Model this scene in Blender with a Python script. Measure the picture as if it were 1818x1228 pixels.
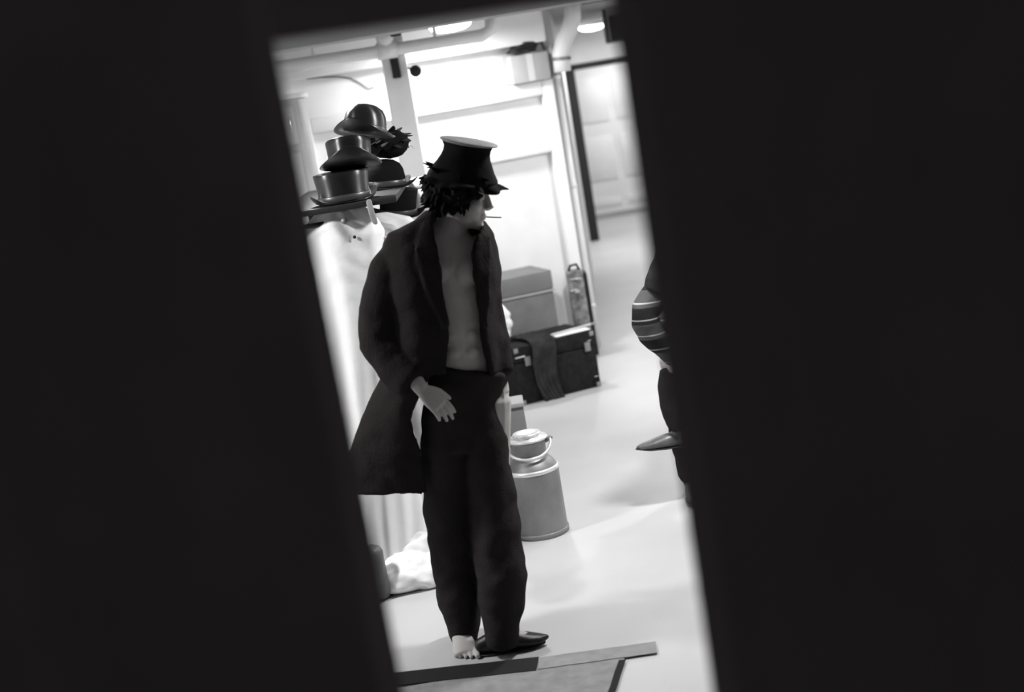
import bpy, bmesh, math, random
from mathutils import Vector, Matrix, noise
random.seed(7)
for o in list(bpy.data.objects): bpy.data.objects.remove(o)
SC = bpy.context.scene
COL = SC.collection
R = math.radians
V = Vector

# ---------------------------------------------------------------- camera
TH, PITCH, FPX, CAMH = R(9.35), math.atan(466/2525), 2525.0, 2.04
cp, sp = math.cos(PITCH), math.sin(PITCH)
cam_d = bpy.data.cameras.new('camera'); cam = bpy.data.objects.new('camera', cam_d); COL.objects.link(cam)
right0, up0, back0 = V((1,0,0)), V((0,sp,cp)), V((0,-cp,sp))
cx = math.cos(TH)*right0 - math.sin(TH)*up0
cy = math.sin(TH)*right0 + math.cos(TH)*up0
M4 = Matrix((cx, cy, back0)).transposed().to_4x4(); M4.translation = V((0,0,CAMH))
cam.matrix_world = M4
cam_d.sensor_fit = 'HORIZONTAL'; cam_d.sensor_width = 36; cam_d.lens = FPX/1818*36
cam_d.clip_start = .05; cam_d.clip_end = 60
cam_d.dof.use_dof = True; cam_d.dof.focus_distance = 5.9; cam_d.dof.aperture_fstop = 1.7
SC.camera = cam
# ---------------------------------------------------------------- world and exposure
W = bpy.data.worlds.new('world'); SC.world = W; W.use_nodes = True
W.node_tree.nodes['Background'].inputs[0].default_value = (.052,.05,.051,1)
W.node_tree.nodes['Background'].inputs[1].default_value = 1.0
vs = SC.view_settings; vs.view_transform = 'Standard'; vs.look = 'None'; vs.exposure = 0.0; vs.gamma = 1; vs.use_curve_mapping = False
LAMP_W = 70.0          # power of each ceiling lamp
LAMPS = [(-.06,9.72,.37,True), (1.40,15.6,.62,True), (.95,5.75,.8,True), (2.3,8.6,1.0,True), (-.75,6.72,.55,True),  # lamp ending this row is unseen, added to light pipe and column
         (2.1,12.4,1.0,True), (2.0,18.4,.42,True), (-1.85,5.2,.85,True)]  # last lamp is unseen too, added to brighten the gown
for i,(x,y,k,_) in enumerate(LAMPS):
    ld = bpy.data.lights.new('ceiling_light', 'AREA'); ld.shape = 'DISK'; ld.size = .26; ld.energy = LAMP_W*k
    lo = bpy.data.objects.new('ceiling_light', ld); COL.objects.link(lo); lo.location = (x,y,2.40)

# ---------------------------------------------------------------- helpers
def ray(px, py):
    dx, dy = px-909, py-614
    Rr = dx*math.cos(TH)-dy*math.sin(TH); U = -dx*math.sin(TH)-dy*math.cos(TH)
    return V((Rr, FPX*cp+U*sp, -FPX*sp+U*cp))
def P(px, py, Y):                       # point at world depth Y seen at a pixel of the 1818x1228 frame
    r = ray(px,py); return V((0,0,CAMH)) + r*(Y/r.y)
def G(px, py, z=0):
    r = ray(px,py); return V((0,0,CAMH)) + r*((z-CAMH)/r.z)

def mat(name, c, rough=.6, metal=0, bump=0, bscale=60, var=0, vscale=6, spec=.5, sheen=0, coat=0, emit=0, stretch=None):
    m = bpy.data.materials.new(name); m.use_nodes = True; nt = m.node_tree; b = nt.nodes['Principled BSDF']
    if not isinstance(c, tuple): c = (c,c,c)
    b.inputs['Base Color'].default_value = (*c,1); b.inputs['Roughness'].default_value = rough
    b.inputs['Metallic'].default_value = metal; b.inputs['Specular IOR Level'].default_value = spec
    if sheen: b.inputs['Sheen Weight'].default_value = sheen
    if coat: b.inputs['Coat Weight'].default_value = coat; b.inputs['Coat Roughness'].default_value = .15
    if emit: b.inputs['Emission Color'].default_value = (1,1,1,1); b.inputs['Emission Strength'].default_value = emit
    tc = nt.nodes.new('ShaderNodeTexCoord'); src = tc.outputs['Object']
    if stretch:
        mp = nt.nodes.new('ShaderNodeMapping'); mp.inputs['Scale'].default_value = stretch
        nt.links.new(src, mp.inputs['Vector']); src = mp.outputs['Vector']
    if var:
        n = nt.nodes.new('ShaderNodeTexNoise'); n.inputs['Scale'].default_value = vscale; n.inputs['Detail'].default_value = 5
        nt.links.new(src, n.inputs['Vector'])
        cr = nt.nodes.new('ShaderNodeValToRGB')
        cr.color_ramp.elements[0].position = .3; cr.color_ramp.elements[1].position = .7
        cr.color_ramp.elements[0].color = (*[max(0,v*(1-var)) for v in c],1); cr.color_ramp.elements[1].color = (*[min(1,v*(1+var)) for v in c],1)
        nt.links.new(n.outputs['Fac'], cr.inputs['Fac']); nt.links.new(cr.outputs['Color'], b.inputs['Base Color'])
    if bump:
        n = nt.nodes.new('ShaderNodeTexNoise'); n.inputs['Scale'].default_value = bscale; n.inputs['Detail'].default_value = 4
        nt.links.new(src, n.inputs['Vector'])
        bp = nt.nodes.new('ShaderNodeBump'); bp.inputs['Strength'].default_value = bump; bp.inputs['Distance'].default_value = .01
        nt.links.new(n.outputs['Fac'], bp.inputs['Height']); nt.links.new(bp.outputs['Normal'], b.inputs['Normal'])
    return m

class MB:                                # a mesh in the making
    def __init__(s): s.v = []; s.f = []
    def add(s, vs_, fs):
        n = len(s.v); s.v += [V(p) for p in vs_]; s.f += [tuple(i+n for i in f) for f in fs]; return s
    def box(s, lo, hi, M=None):
        x0,y0,z0 = lo; x1,y1,z1 = hi
        vs_ = [V(p) for p in ((x0,y0,z0),(x1,y0,z0),(x1,y1,z0),(x0,y1,z0),(x0,y0,z1),(x1,y0,z1),(x1,y1,z1),(x0,y1,z1))]
        if M: vs_ = [M @ p for p in vs_]
        return s.add(vs_, [(0,3,2,1),(4,5,6,7),(0,1,5,4),(1,2,6,5),(2,3,7,6),(3,0,4,7)])
    def rings(s, rs, caps=True, closed=True):
        n = len(rs[0]); vs_ = [p for r in rs for p in r]; fs = []
        for i in range(len(rs)-1):
            for j in range(n if closed else n-1):
                k = (j+1) % n
                fs.append((i*n+j, i*n+k, (i+1)*n+k, (i+1)*n+j))
        if caps and closed:
            fs.append(tuple(reversed(range(n)))); fs.append(tuple(range((len(rs)-1)*n, len(rs)*n)))
        return s.add(vs_, fs)
    def tube(s, pts, rad, n=12, ref=None, caps=True, roundend=True):
        pts = [V(p) for p in pts]; rad = [(r,r) if not isinstance(r, tuple) else r for r in (rad if isinstance(rad, list) else [rad]*len(pts))]
        if roundend and len(pts) > 1:
            d0 = (pts[0]-pts[1]).normalized(); d1 = (pts[-1]-pts[-2]).normalized()
            a, b = rad[0], rad[-1]; m0, m1 = min(a), min(b)
            pts = [pts[0]+d0*m0*.7, pts[0]+d0*m0*.45] + pts + [pts[-1]+d1*m1*.45, pts[-1]+d1*m1*.7]
            rad = [(a[0]*.35,a[1]*.35),(a[0]*.8,a[1]*.8)] + rad + [(b[0]*.8,b[1]*.8),(b[0]*.35,b[1]*.35)]
        rs = []; N = None
        for i, p in enumerate(pts):
            t = (pts[min(i+1,len(pts)-1)] - pts[max(i-1,0)]).normalized()
            if N is None:
                N = V(ref) if ref is not None else (V((0,0,1)) if abs(t.z) < .9 else V((1,0,0)))
            N = (N - t*N.dot(t)).normalized(); B = t.cross(N)
            rs.append([p + N*rad[i][0]*math.cos(2*math.pi*k/n) + B*rad[i][1]*math.sin(2*math.pi*k/n) for k in range(n)])
        return s.rings(rs, caps)
    def lathe(s, prof, n=32, M=None, sx=1, sy=1, f=None):
        rs = []
        for (r, z) in prof:
            ring = []
            for k in range(n):
                a = 2*math.pi*k/n; p = V((r*sx*math.cos(a), r*sy*math.sin(a), z))
                if f: p = f(p, a)
                ring.append(M @ p if M else p)
            rs.append(ring)
        return s.rings(rs)
    def ball(s, c, r, M=None, n=16, m=10):
        if not isinstance(r, tuple): r = (r,r,r)
        rs = []
        for i in range(m+1):
            t = math.pi*(.02+.96*i/m)
            ring = []
            for k in range(n):
                a = 2*math.pi*k/n
                p = V(c)+V((r[0]*math.sin(t)*math.cos(a), r[1]*math.sin(t)*math.sin(a), -r[2]*math.cos(t)))
                ring.append(M @ p if M else p)
            rs.append(ring)
        return s.rings(rs)
    def build(s, name, m=None, parent=None, smooth=True, bevel=0, voxel=0, relax=0, solid=0, sub=0, disp=None, loc=None):
        me = bpy.data.meshes.new(name); me.from_pydata([tuple(p) for p in s.v], [], s.f)
        bm = bmesh.new(); bm.from_mesh(me); bmesh.ops.recalc_face_normals(bm, faces=bm.faces); bm.to_mesh(me); bm.free()
        o = bpy.data.objects.new(name, me); COL.objects.link(o)
        if solid: md = o.modifiers.new('a','SOLIDIFY'); md.thickness = solid; md.offset = 0
        if voxel: md = o.modifiers.new('b','REMESH'); md.mode = 'VOXEL'; md.voxel_size = voxel
        if relax: md = o.modifiers.new('c','SMOOTH'); md.factor = .5; md.iterations = relax
        if bevel: md = o.modifiers.new('d','BEVEL'); md.width = bevel; md.segments = 2; md.limit_method = 'ANGLE'
        if sub: md = o.modifiers.new('e','SUBSURF'); md.levels = sub; md.render_levels = sub
        if o.modifiers:
            dg = bpy.context.evaluated_depsgraph_get(); me2 = bpy.data.meshes.new_from_object(o.evaluated_get(dg))
            o.modifiers.clear(); o.data = me2; bpy.data.meshes.remove(me); me = me2; me.name = name
        if disp:
            import numpy as np
            nv = len(me.vertices); ca_ = np.empty(nv*3, np.float32); na_ = np.empty(nv*3, np.float32)
            me.vertices.foreach_get('co', ca_); me.vertex_normals.foreach_get('vector', na_)
            out_ = [disp(V(p), V(q)) for p, q in zip(ca_.reshape(-1,3).tolist(), na_.reshape(-1,3).tolist())]
            me.vertices.foreach_set('co', np.array(out_, np.float32).ravel()); me.update()
        if m: me.materials.clear(); me.materials.append(m)
        if smooth:
            for p in me.polygons: p.use_smooth = True
            if bevel or smooth == 'auto':
                try: me.set_sharp_from_angle(angle=R(40))
                except Exception: pass
        if loc is not None:
            me.transform(Matrix.Translation(-V(loc))); o.location = loc
        if parent:
            o.parent = parent; o.matrix_parent_inverse = Matrix.Identity(4)
            me.transform(parent_world(parent).inverted()) if loc is None else None
        return o
def parent_world(o):
    m = Matrix.LocRotScale(o.location, o.rotation_euler, o.scale)
    return parent_world(o.parent) @ m if o.parent else m
def thing(name, label, cat, loc=(0,0,0), group=None):
    o = bpy.data.objects.new(name, None); COL.objects.link(o); o.location = loc; o.empty_display_size = .1
    o['label'] = label; o['category'] = cat
    if group: o['group'] = group
    return o
def tag(o, label, cat, group=None):
    o['label'] = label; o['category'] = cat
    if group: o['group'] = group
    return o
def struct(o, label=None):
    o['kind'] = 'structure'
    if label: o['label'] = label
    return o
def yawM(x, y, z, a): return Matrix.Translation((x,y,z)) @ Matrix.Rotation(a, 4, 'Z')

# ---------------------------------------------------------------- materials
white_paint = mat('white_paint', .77, .55, bump=.05, bscale=30, var=.03)
gloss_white = mat('gloss_white', .85, .25)
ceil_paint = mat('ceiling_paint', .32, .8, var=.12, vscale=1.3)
floor_lino = mat('floor_lino', .50, .42, var=.06, vscale=1.6, bump=.03, bscale=14)
dark_wall = mat('dark_wall', (.20,.185,.19), .9, spec=.1, var=.1, vscale=3)
black_wall = mat('black_backstage', .02, .95, spec=.05)
grey_paint = mat('grey_paint', .38, .6, var=.1, vscale=4)
steel_grey = mat('steel_grey', .22, .45, metal=.3, var=.15, vscale=5)
dark_paint = mat('dark_paint', .022, .6, spec=.25)
black_cloth = mat('black_cloth', (.022,.0195,.0195), 1, spec=.04, bump=.3, bscale=90)
trouser_cloth = mat('trouser_cloth', (.028,.025,.025), 1, spec=.04, bump=.3, bscale=120)
black_felt = mat('black_felt', .008, .9, spec=.06, bump=.2, bscale=150)
silk = mat('hat_silk', .010, .36, spec=.8)
silk.node_tree.nodes['Principled BSDF'].inputs['Anisotropic'].default_value = .85
silk.node_tree.nodes['Principled BSDF'].inputs['Anisotropic Rotation'].default_value = .25
tg = silk.node_tree.nodes.new('ShaderNodeTangent'); tg.direction_type = 'RADIAL'; tg.axis = 'Z'
silk.node_tree.links.new(tg.outputs[0], silk.node_tree.nodes['Principled BSDF'].inputs['Tangent'])
hat_ribbon = mat('hat_ribbon', .05, .35)
skin = mat('skin', (.48,.455,.447), .6, var=.12, vscale=9, bump=.05, bscale=60, spec=.3)
hair_m = mat('dark_hair', .006, .8, spec=.1, bump=.6, bscale=70)
white_cloth = mat('white_cotton', .82, .9, spec=.1, bump=.15, bscale=50, var=.04)
grey_cloth = mat('grey_cloth', .40, .9, spec=.1, bump=.2, bscale=40, var=.2)
dark_cloth = mat('dark_cloth', .024, .95, spec=.1, bump=.4, bscale=40, var=.4, vscale=15)
leather = mat('black_leather', .011, .42, spec=.35, bump=.1, bscale=80)
brown_leather = mat('worn_leather', .11, .4, var=.3, vscale=15)
trunk_m = mat('trunk_fibre', .012, .8, spec=.12, bump=.15, bscale=60, var=.4, vscale=30)
hamper_m = mat('hamper_canvas', .145, .85, bump=.3, bscale=90, var=.12, vscale=8)
chrome = mat('bright_metal', .75, .25, metal=1)
alu = mat('dull_aluminium', .27, .50, metal=.6, var=.18, vscale=7, bump=.06, bscale=25)
alu_bright = mat('polished_aluminium', .85, .35, metal=.6)
wood = mat('pale_wood', .5, .5, var=.2, vscale=10, stretch=(1,1,.1))
card = mat('cardboard', .40, .8, var=.05)
mat_grey = mat('grey_mat', .24, .9, bump=.4, bscale=120, var=.15, vscale=20)
tape_black = mat('black_tape', .02, .85, spec=.1); tape_grey = mat('grey_tape', .21, .5, var=.15, vscale=25)
lamp_glow = mat('lamp_glass', .9, .3, emit=9.0)
cable_m = mat('cable_black', .015, .5)

# plaid cloth: fine pale lines crossing a dark ground
plaid = mat('plaid_cloth', .05, .95, spec=.1)
nt = plaid.node_tree; b = nt.nodes['Principled BSDF']
tc = nt.nodes.new('ShaderNodeTexCoord'); sx = nt.nodes.new('ShaderNodeSeparateXYZ'); nt.links.new(tc.outputs['Object'], sx.inputs[0])
def nmath(op, a, b_):
    n = nt.nodes.new('ShaderNodeMath'); n.operation = op
    for i, q in enumerate((a,b_)):
        if isinstance(q,(int,float)): n.inputs[i].default_value = q
        else: nt.links.new(q, n.inputs[i])
    return n.outputs[0]
lz = nmath('LESS_THAN', nmath('ABSOLUTE', nmath('SUBTRACT', nmath('FLOORED_MODULO', sx.outputs['Z'], .074), .02), 0), .0032)
lz2 = nmath('GREATER_THAN', nmath('FLOORED_MODULO', sx.outputs['Z'], .148), .074)
lx = nmath('LESS_THAN', nmath('FLOORED_MODULO', sx.outputs['Y'], .09), .004)
tot = nmath('MAXIMUM', lz, lx)
v1 = nmath('ADD', nmath('MULTIPLY', lz, .28), nmath('ADD', nmath('MULTIPLY', lz2, .06), .02))
cc = nt.nodes.new('ShaderNodeCombineXYZ')
for i in range(3): nt.links.new(v1, cc.inputs[i])
nt.links.new(cc.outputs[0], b.inputs['Base Color'])

# ---------------------------------------------------------------- the setting
CEIL = 2.50
U20 = R(20)
ud = V((math.cos(U20), math.sin(U20), 0)); nd = V((math.sin(U20), -math.cos(U20), 0))   # along the partition, and its normal to the camera
WA = V((.66,10.52,0))                                                                 # right end of the partition wall
MW = yawM(WA.x, WA.y, 0, U20)
struct(MB().box((-4,-1.2,-.1),(4,20.2,0)).build('floor', floor_lino, smooth=False))
struct(MB().box((-4,2.30,CEIL),(4,20.2,CEIL+.1)).build('ceiling', ceil_paint, smooth=False))
struct(MB().box((-3.0,2.3,0),(-2.9,9.5,CEIL)).build('wall_left', white_paint, smooth=False))
struct(MB().box((3.3,2.3,0),(3.4,20,CEIL)).build('wall_right', white_paint, smooth=False))
struct(MB().box((-1,19.45,0),(3.4,19.55,CEIL)).build('wall_back', white_paint, smooth=False))
struct(MB().box((-4.2,0,0),(0,.12,CEIL), MW).build('wall_middle', white_paint, smooth=False))
a = V((.66,10.66)); e = V((1.14,17.1)); L = (e-a).length
struct(MB().box((0,0,0),(L,.1,CEIL), yawM(a.x,a.y,0,math.atan2(e.y-a.y,e.x-a.x))).build('wall_corridor', white_paint, smooth=False))
wf = MB()
wf.box((-4,2.22,0),(-.95,2.34,CEIL)).box((.9,2.22,0),(4,2.34,CEIL))
wf.box((-4,2.22,CEIL),(4,2.34,CEIL+.5))
hl, hr = P(487,72,2.28), P(1000,2,2.28)            # the lintel hangs a little out of level
hs_ = (hr.z-hl.z)/(hr.x-hl.x); za, zb_ = hl.z+hs_*(-.95-hl.x), hl.z+hs_*(.9-hl.x)
wf.add([(-.95,2.22,za),(.9,2.22,zb_),(.9,2.34,zb_),(-.95,2.34,za),(-.95,2.22,CEIL),(.9,2.22,CEIL),(.9,2.34,CEIL),(-.95,2.34,CEIL)],[(0,3,2,1),(4,5,6,7),(0,1,5,4),(1,2,6,5),(2,3,7,6),(3,0,4,7)])
struct(wf.build('wall_front', dark_wall, smooth=False), 'dark wall with the double doorway the room is seen through')
struct(MB().box((-2.89,2.345,0),(-.97,2.36,CEIL-.01)).box((.92,2.345,0),(3.29,2.36,CEIL-.01)).box((-.97,2.345,2.24),(.92,2.36,CEIL-.01)).build('wall_backstage', black_wall, smooth=False))
def leaf(name, hx, sgn, ang, sag=0):
    Mx = Matrix.Translation((hx,2.185,0)) @ Matrix.Rotation(-sgn*ang, 4, 'Z') @ Matrix.Rotation(sag, 4, 'Y')
    x0, x1 = (0,.92) if sgn > 0 else (-.92,0)
    o = MB().box((x0,-.025,.01),(x1,.025,2.32),Mx).build(name, dark_wall, smooth=False, bevel=.006); struct(o)
    return o
leaf('door_1', -.95, 1, R(35.4), R(-.85))['label'] = 'dark left door leaf, ajar'
leaf('door_2', .90, -1, R(39.4), R(-.2))['label'] = 'dark right door leaf, ajar'

# far doorway: dark frame at 17 m, a panelled white door on the wall behind
jx0, jx1 = 1.14, 2.75
df = MB().box((jx0,17.05,0),(jx0+.11,17.2,2.10)).box((jx1-.11,17.05,0),(jx1,17.2,2.10)).box((jx0,17.05,2.03),(jx1,17.2,2.10)).build('trim_1', dark_paint, smooth=False, bevel=.005)
struct(df, 'dark frame of the far doorway')
struct(MB().box((jx1,17.06,0),(3.3,17.19,CEIL)).box((jx0-.02,17.06,2.10),(jx1,17.19,CEIL)).build('wall_far', white_paint, smooth=False))
d3 = MB().box((1.25,19.40,.02),(2.45,19.44,2.02)).build('door_3', white_paint, smooth=False, bevel=.004); struct(d3, 'white panelled door on the far wall')
for z0,z1 in ((.16,.27),(.52,1.10),(1.30,1.90)):
    for x0 in (1.33,1.90):
        MB().box((x0,19.385,z0),(x0+.47,19.3995,z1)).build('panel', white_paint, d3, bevel=.006)
struct(MB().box((1.2,19.38,0),(2.6,19.399,.07)).build('baseboard_back', grey_paint, smooth=False))

# beam under the ceiling in front of the partition, column before it
struct(MB().box((-4.0,-.14,2.27),(-.12,-.001,CEIL), MW).build('trim_2', white_paint, smooth=False, bevel=.006), 'white boxed beam under the ceiling')
struct(MB().box((-3.2,8.05,CEIL-.10),(3.2,8.35,CEIL)).build('trim_3', ceil_paint, smooth=False, bevel=.006), 'grey ceiling beam')
cc_ = P(704,130,9.25)
struct(MB().box((cc_.x-.078,9.17,0),(cc_.x+.078,9.33,CEIL)).build('trim_5', mat('column_grey', .84, .7, var=.05), smooth=False, bevel=.008), 'square grey column')

# stage flat leaning flush against the partition
fl = thing('stage_flat', 'tall white framed stage flat standing against the back wall behind the man', 'stage flat', WA)
MB().box((-2.0,-.045,0),(-.10,-.03,1.99), MW).build('panel', white_paint, fl, smooth=False)
def rail(lo, hi, nm): MB().box(lo, hi, MW).build(nm, gloss_white, fl, bevel=.006)
rail((-.19,-.105,0),(-.10,-.046,2.0),'stile'); rail((-2.0,-.105,0),(-1.91,-.046,2.0),'stile')
for z0,z1 in ((1.90,2.0),(1.49,1.555),(.0,.14)): rail((-1.909,-.105,z0),(-.191,-.046,z1),'rail')
MB().box((-.20,-.16,0),(-.09,-.106,.56), MW).build('plinth_block', grey_paint, fl, bevel=.005)
pp = thing('wall_pipe', 'white vertical pipe beside the right edge of the stage flat', 'pipe', MW @ V((-.045,-.05,0)))
MB().tube([MW @ V((-.045,-.045,0)), MW @ V((-.045,-.045,2.24))], .028, roundend=False).build('pipe', gloss_white, pp)
for z in (.3,1.2,2.0): MB().tube([MW @ V((-.045,-.045,z)), MW @ V((-.045,-.045,z+.03))], .034, roundend=False).build('clip', white_paint, pp)

# ceiling pipe with coupling
A, B = P(480,120,8.93), P(870,63,9.2)
A.z = B.z = (A.z+B.z)/2
B2 = A + (B-A)*1.02
cpipe = thing('ceiling_pipe', 'white pipe running under the ceiling across the top of the view', 'pipe', (A+B)/2)
pd = (B-A).normalized()
K = P(687,88,9.05); K = A + pd*((K-A).dot(pd))
MB().tube([A-pd*1.4, B2-pd*.08, B2-pd*.02+V((0,0,.03)), B2+V((0,0,.124))], .040, n=16, roundend=False).build('pipe', gloss_white, cpipe)
MB().tube([K-pd*.06, K+pd*.06], .053, n=16, roundend=False).build('coupling', gloss_white, cpipe)
MB().ball((K+V((0,-.01,.075))), .055).build('valve_ball', gloss_white, cpipe)
MB().tube([K+V((.04,-.03,.09)), K+V((.1,-.05,.09))], .016).build('valve_lever', dark_paint, cpipe)
for t in (.2,.75):
    q = A+(B-A)*t
    MB().tube([q, V((q.x,q.y,CEIL-.001))], .012, roundend=False).build('hanger_rod', gloss_white, cpipe)

# lamps
for i,(x,y,k,vis) in enumerate(LAMPS):
    lab = ['bright round ceiling lamp above the stage flat','bright round ceiling lamp far down the corridor','round ceiling lamp just past the doorway','round ceiling lamp over the right side of the room',
           'unseen lamp added above the hat shelf to light pipe and column','round ceiling lamp over the right of the corridor','round ceiling lamp beyond the dark framed doorway','unseen lamp added left of the man to brighten the gown'][i]
    t = thing('ceiling_lamp', lab, 'lamp', (x,y,CEIL), 'round ceiling lamps')
    Mx = Matrix.Translation((x,y,CEIL))
    MB().lathe([(.165,-.001),(.165,-.03),(.155,-.035),(.15,-.036)], 32, Mx).build('lamp_rim', gloss_white, t)
    MB().lathe([(.145,-.037),(.13,-.06),(.09,-.076),(.03,-.083),(.004,-.084)], 32, Mx).build('lamp_glass', lamp_glow, t)

# junction box and bell on the column
c0 = P(702,120,9.13)
jb = thing('junction_box', 'small dark box fixed high on the grey column', 'box', (c0.x,9.16,c0.z))
MB().box((c0.x-.026,9.11,c0.z-.066),(c0.x+.026,9.168,c0.z+.066)).build('box_body', dark_paint, jb, bevel=.006)
MB().box((c0.x-.018,9.102,c0.z-.055),(c0.x+.018,9.1095,c0.z+.055)).build('box_cover', dark_paint, jb, bevel=.003)
c1 = P(738,126,9.15)
bl = thing('alarm_bell', 'small dark round bell on an arm beside the column', 'bell', c1)
MB().lathe([(.034,0),(.038,.01),(.036,.025),(.022,.038),(.006,.042)], 24, Matrix.Translation(c1) @ Matrix.Rotation(R(90),4,'X')).build('bell_cup', dark_paint, bl)
MB().tube([c1+V((0,.02,0)), c1+V((-.06,.04,.035)), V((cc_.x+.079,9.22,c1.z+.045))], .006).build('arm', dark_paint, bl)

# tall cabinet at far left
cab_m = mat('cabinet_grey', .42, .55, var=.08); cab_d = mat('cabinet_door_grey', .52, .5, var=.06)
cab = thing('cabinet', 'tall grey metal cabinet standing far left behind the clothes rack', 'cabinet', (-1.27,8.9,0))
MB().box((-1.55,8.72,0),(-1.03,9.1,2.14)).build('carcass', cab_m, cab, bevel=.008)
for z0,z1 in ((.08,1.82),(1.87,2.10)):
    d = MB().box((-1.53,8.70,z0),(-1.07,8.7195,z1)).build('door', cab_d, cab, bevel=.005)
    MB().tube([V((-1.10,8.685,(z0+z1)/2-.04)),V((-1.10,8.685,(z0+z1)/2+.04))], .007).build('handle', chrome, d)
MB().box((-1.57,8.69,2.141),(-1.01,9.12,2.17)).build('top_board', white_paint, cab, bevel=.004)

# things stored on top of the flat and under the ceiling at the right
c = MW @ V((-.28,-.10,2.015))
bx = thing('cardboard_box', 'pale grey box stored on top of the stage flat under the ceiling', 'box', c)
MB().box((-.42,-.15,2.004),(-.13,.0-.005,2.20), MW).build('carton', card, bx, bevel=.004)
MB().box((-.30,-.152,2.01),(-.25,-.1505,2.20), MW).build('packing_tape', mat('packing_tape', .55, .3), bx, smooth=False)
cb = MB()
for i in range(5):
    pts = []
    for k in range(13):
        a = 2*math.pi*k/12
        pts.append(MW @ V((-.30+.11*math.cos(a)+.01*i, -.085+.055*math.sin(a), 2.226+.012*i+.010*math.sin(a+i))))
    cb.tube(pts, .007, n=8)
cb.tube([MW @ V((-.22,-.1,2.245)), MW @ V((-.18,-.11,2.30)), MW @ V((-.15,-.12,2.26)), MW @ V((-.14,-.13,2.214))], .012, n=8)
tag(cb.build('cable_coil', cable_m), 'coil of black cable lying on the pale box on top of the flat', 'cable')
hb = thing('plastic_bag', 'pale crumpled plastic bag beside the cable coil on the box', 'bag', MW @ V((-.3,-.08,2.26)))
MB().ball(MW @ V((-.33,-.075,2.315)), (.07,.05,.045)).build('bag', gloss_white, hb, disp=lambda p,n: p+n*.012*noise.noise(p*25))
du = thing('ventilation_duct', 'pale bent ventilation duct below the ceiling at the right of the flat', 'duct', MW @ V((-.02,-.1,2.3)))
MB().tube([MW @ V((-.04,-.16,2.04)), MW @ V((-.035,-.16,2.16)), MW @ V((.0,-.17,2.25)), MW @ V((.05,-.18,2.32)), MW @ V((.09,-.18,2.40)), MW @ V((.10,-.18,2.499))], .062, n=18, roundend=False).build('duct', white_paint, du)
for q in ((-.036,-.16,2.13),):
    MB().lathe([(.066,-.012),(.07,-.01),(.07,.01),(.066,.012)], 20, Matrix.Translation(MW @ V(q))@ (Matrix.Rotation(R(60 if q[0]>0 else 5),4,'Y'))).build('duct_ring', alu, du)
tr = thing('cable_tray', 'dark cable tray under the ceiling at the top right corner', 'cable tray', (.95,9.4,2.45))
MB().box((.8,9.3,2.44),(1.35,9.42,2.47)).build('tray', dark_paint, tr, bevel=.003)
for x in (.85,1.3): MB().tube([(x,9.36,2.47),(x,9.36,2.499)], .008, roundend=False).build('hanger_rod', dark_paint, tr)
sg = thing('corridor_duct', 'dark boxed duct under the ceiling of the corridor at the right', 'duct', (1.5,12.3,2.3))
MB().box((1.24,12.0,2.22),(2.3,12.7,2.42)).build('duct', dark_paint, sg, bevel=.006)
for y in (12.1,12.5): MB().box((1.23,y,2.21),(2.31,y+.05,2.499)).build('strap', alu, sg, smooth=False)

# thin cable pinned to the wall at the left
def onwall(px, py, off=.010):
    r = ray(px,py); q = WA + nd*off; t = (q-V((0,0,CAMH))).dot(nd)/r.dot(nd); return V((0,0,CAMH)) + r*t
wc = MB().tube([onwall(*p) for p in ((545,140),(570,137),(600,136),(622,139),(640,148),(654,158),(664,155))], .004, n=8).build('wall_cable', cable_m)
tag(wc, 'thin dark cable pinned high on the white wall at the left', 'cable')
# ---------------------------------------------------------------- floor mat and tapes near the doorway
s0, s1 = G(712,1205), G(955,1181)
s2 = G(1166,1152)
q0, q1 = G(1109,1172), G(1090,1228)
qs = (q1.x-q0.x)/(q1.y-q0.y); q2 = V((q0.x+qs*(3.4-q0.y), 3.4, 0)); qt = V((q0.x+qs*(4.775-q0.y), 4.775, 0))
mt = MB().rings([[V((-1.2,3.4,z)), V((q2.x,3.4,z)), V((qt.x,4.775,z)), V((-1.2,4.775,z))] for z in (.0005,.006)]).build('floor_mat', mat_grey, smooth=False, bevel=.002)
tag(mt, 'grey textured floor mat lying before the tape line at the bottom', 'mat')
def strip(name, a, b_, w, m, lab, z=.0065):
    a, b_ = V((a.x,a.y,0)), V((b_.x,b_.y,0)); d = (b_-a).normalized(); n_ = V((-d.y,d.x,0))
    mb = MB(); k = 8; rs = []
    for i in range(k+1):
        p = a+(b_-a)*i/k; j = .0015*math.sin(i*2.3)
        rs.append([p-n_*(w/2+j)+V((0,0,z-.0005)), p+n_*(w/2-j)+V((0,0,z-.0005)), p+n_*(w/2-j)+V((0,0,z+.001)), p-n_*(w/2+j)+V((0,0,z+.001))])
    mb.rings(rs); return tag(mb.build(name, m, smooth=False), lab, 'tape')
strip('black_tape', s0+V((-.3,.03,0)), s1, .115, tape_black, 'black tape strip on the floor in front of the bare foot', .0075)
strip('grey_tape', s1+V((.003,0,0)), s2, .10, tape_grey, 'grey tape strip continuing the black one to the right', .0075)
strip('short_black_tape', V((q0.x-.008,q0.y-.01,0)), V((q0.x-.008+qs*(3.9-q0.y),3.9,0)), .024, tape_black, 'short black tape running from the grey strip towards the camera', .0075)

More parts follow.
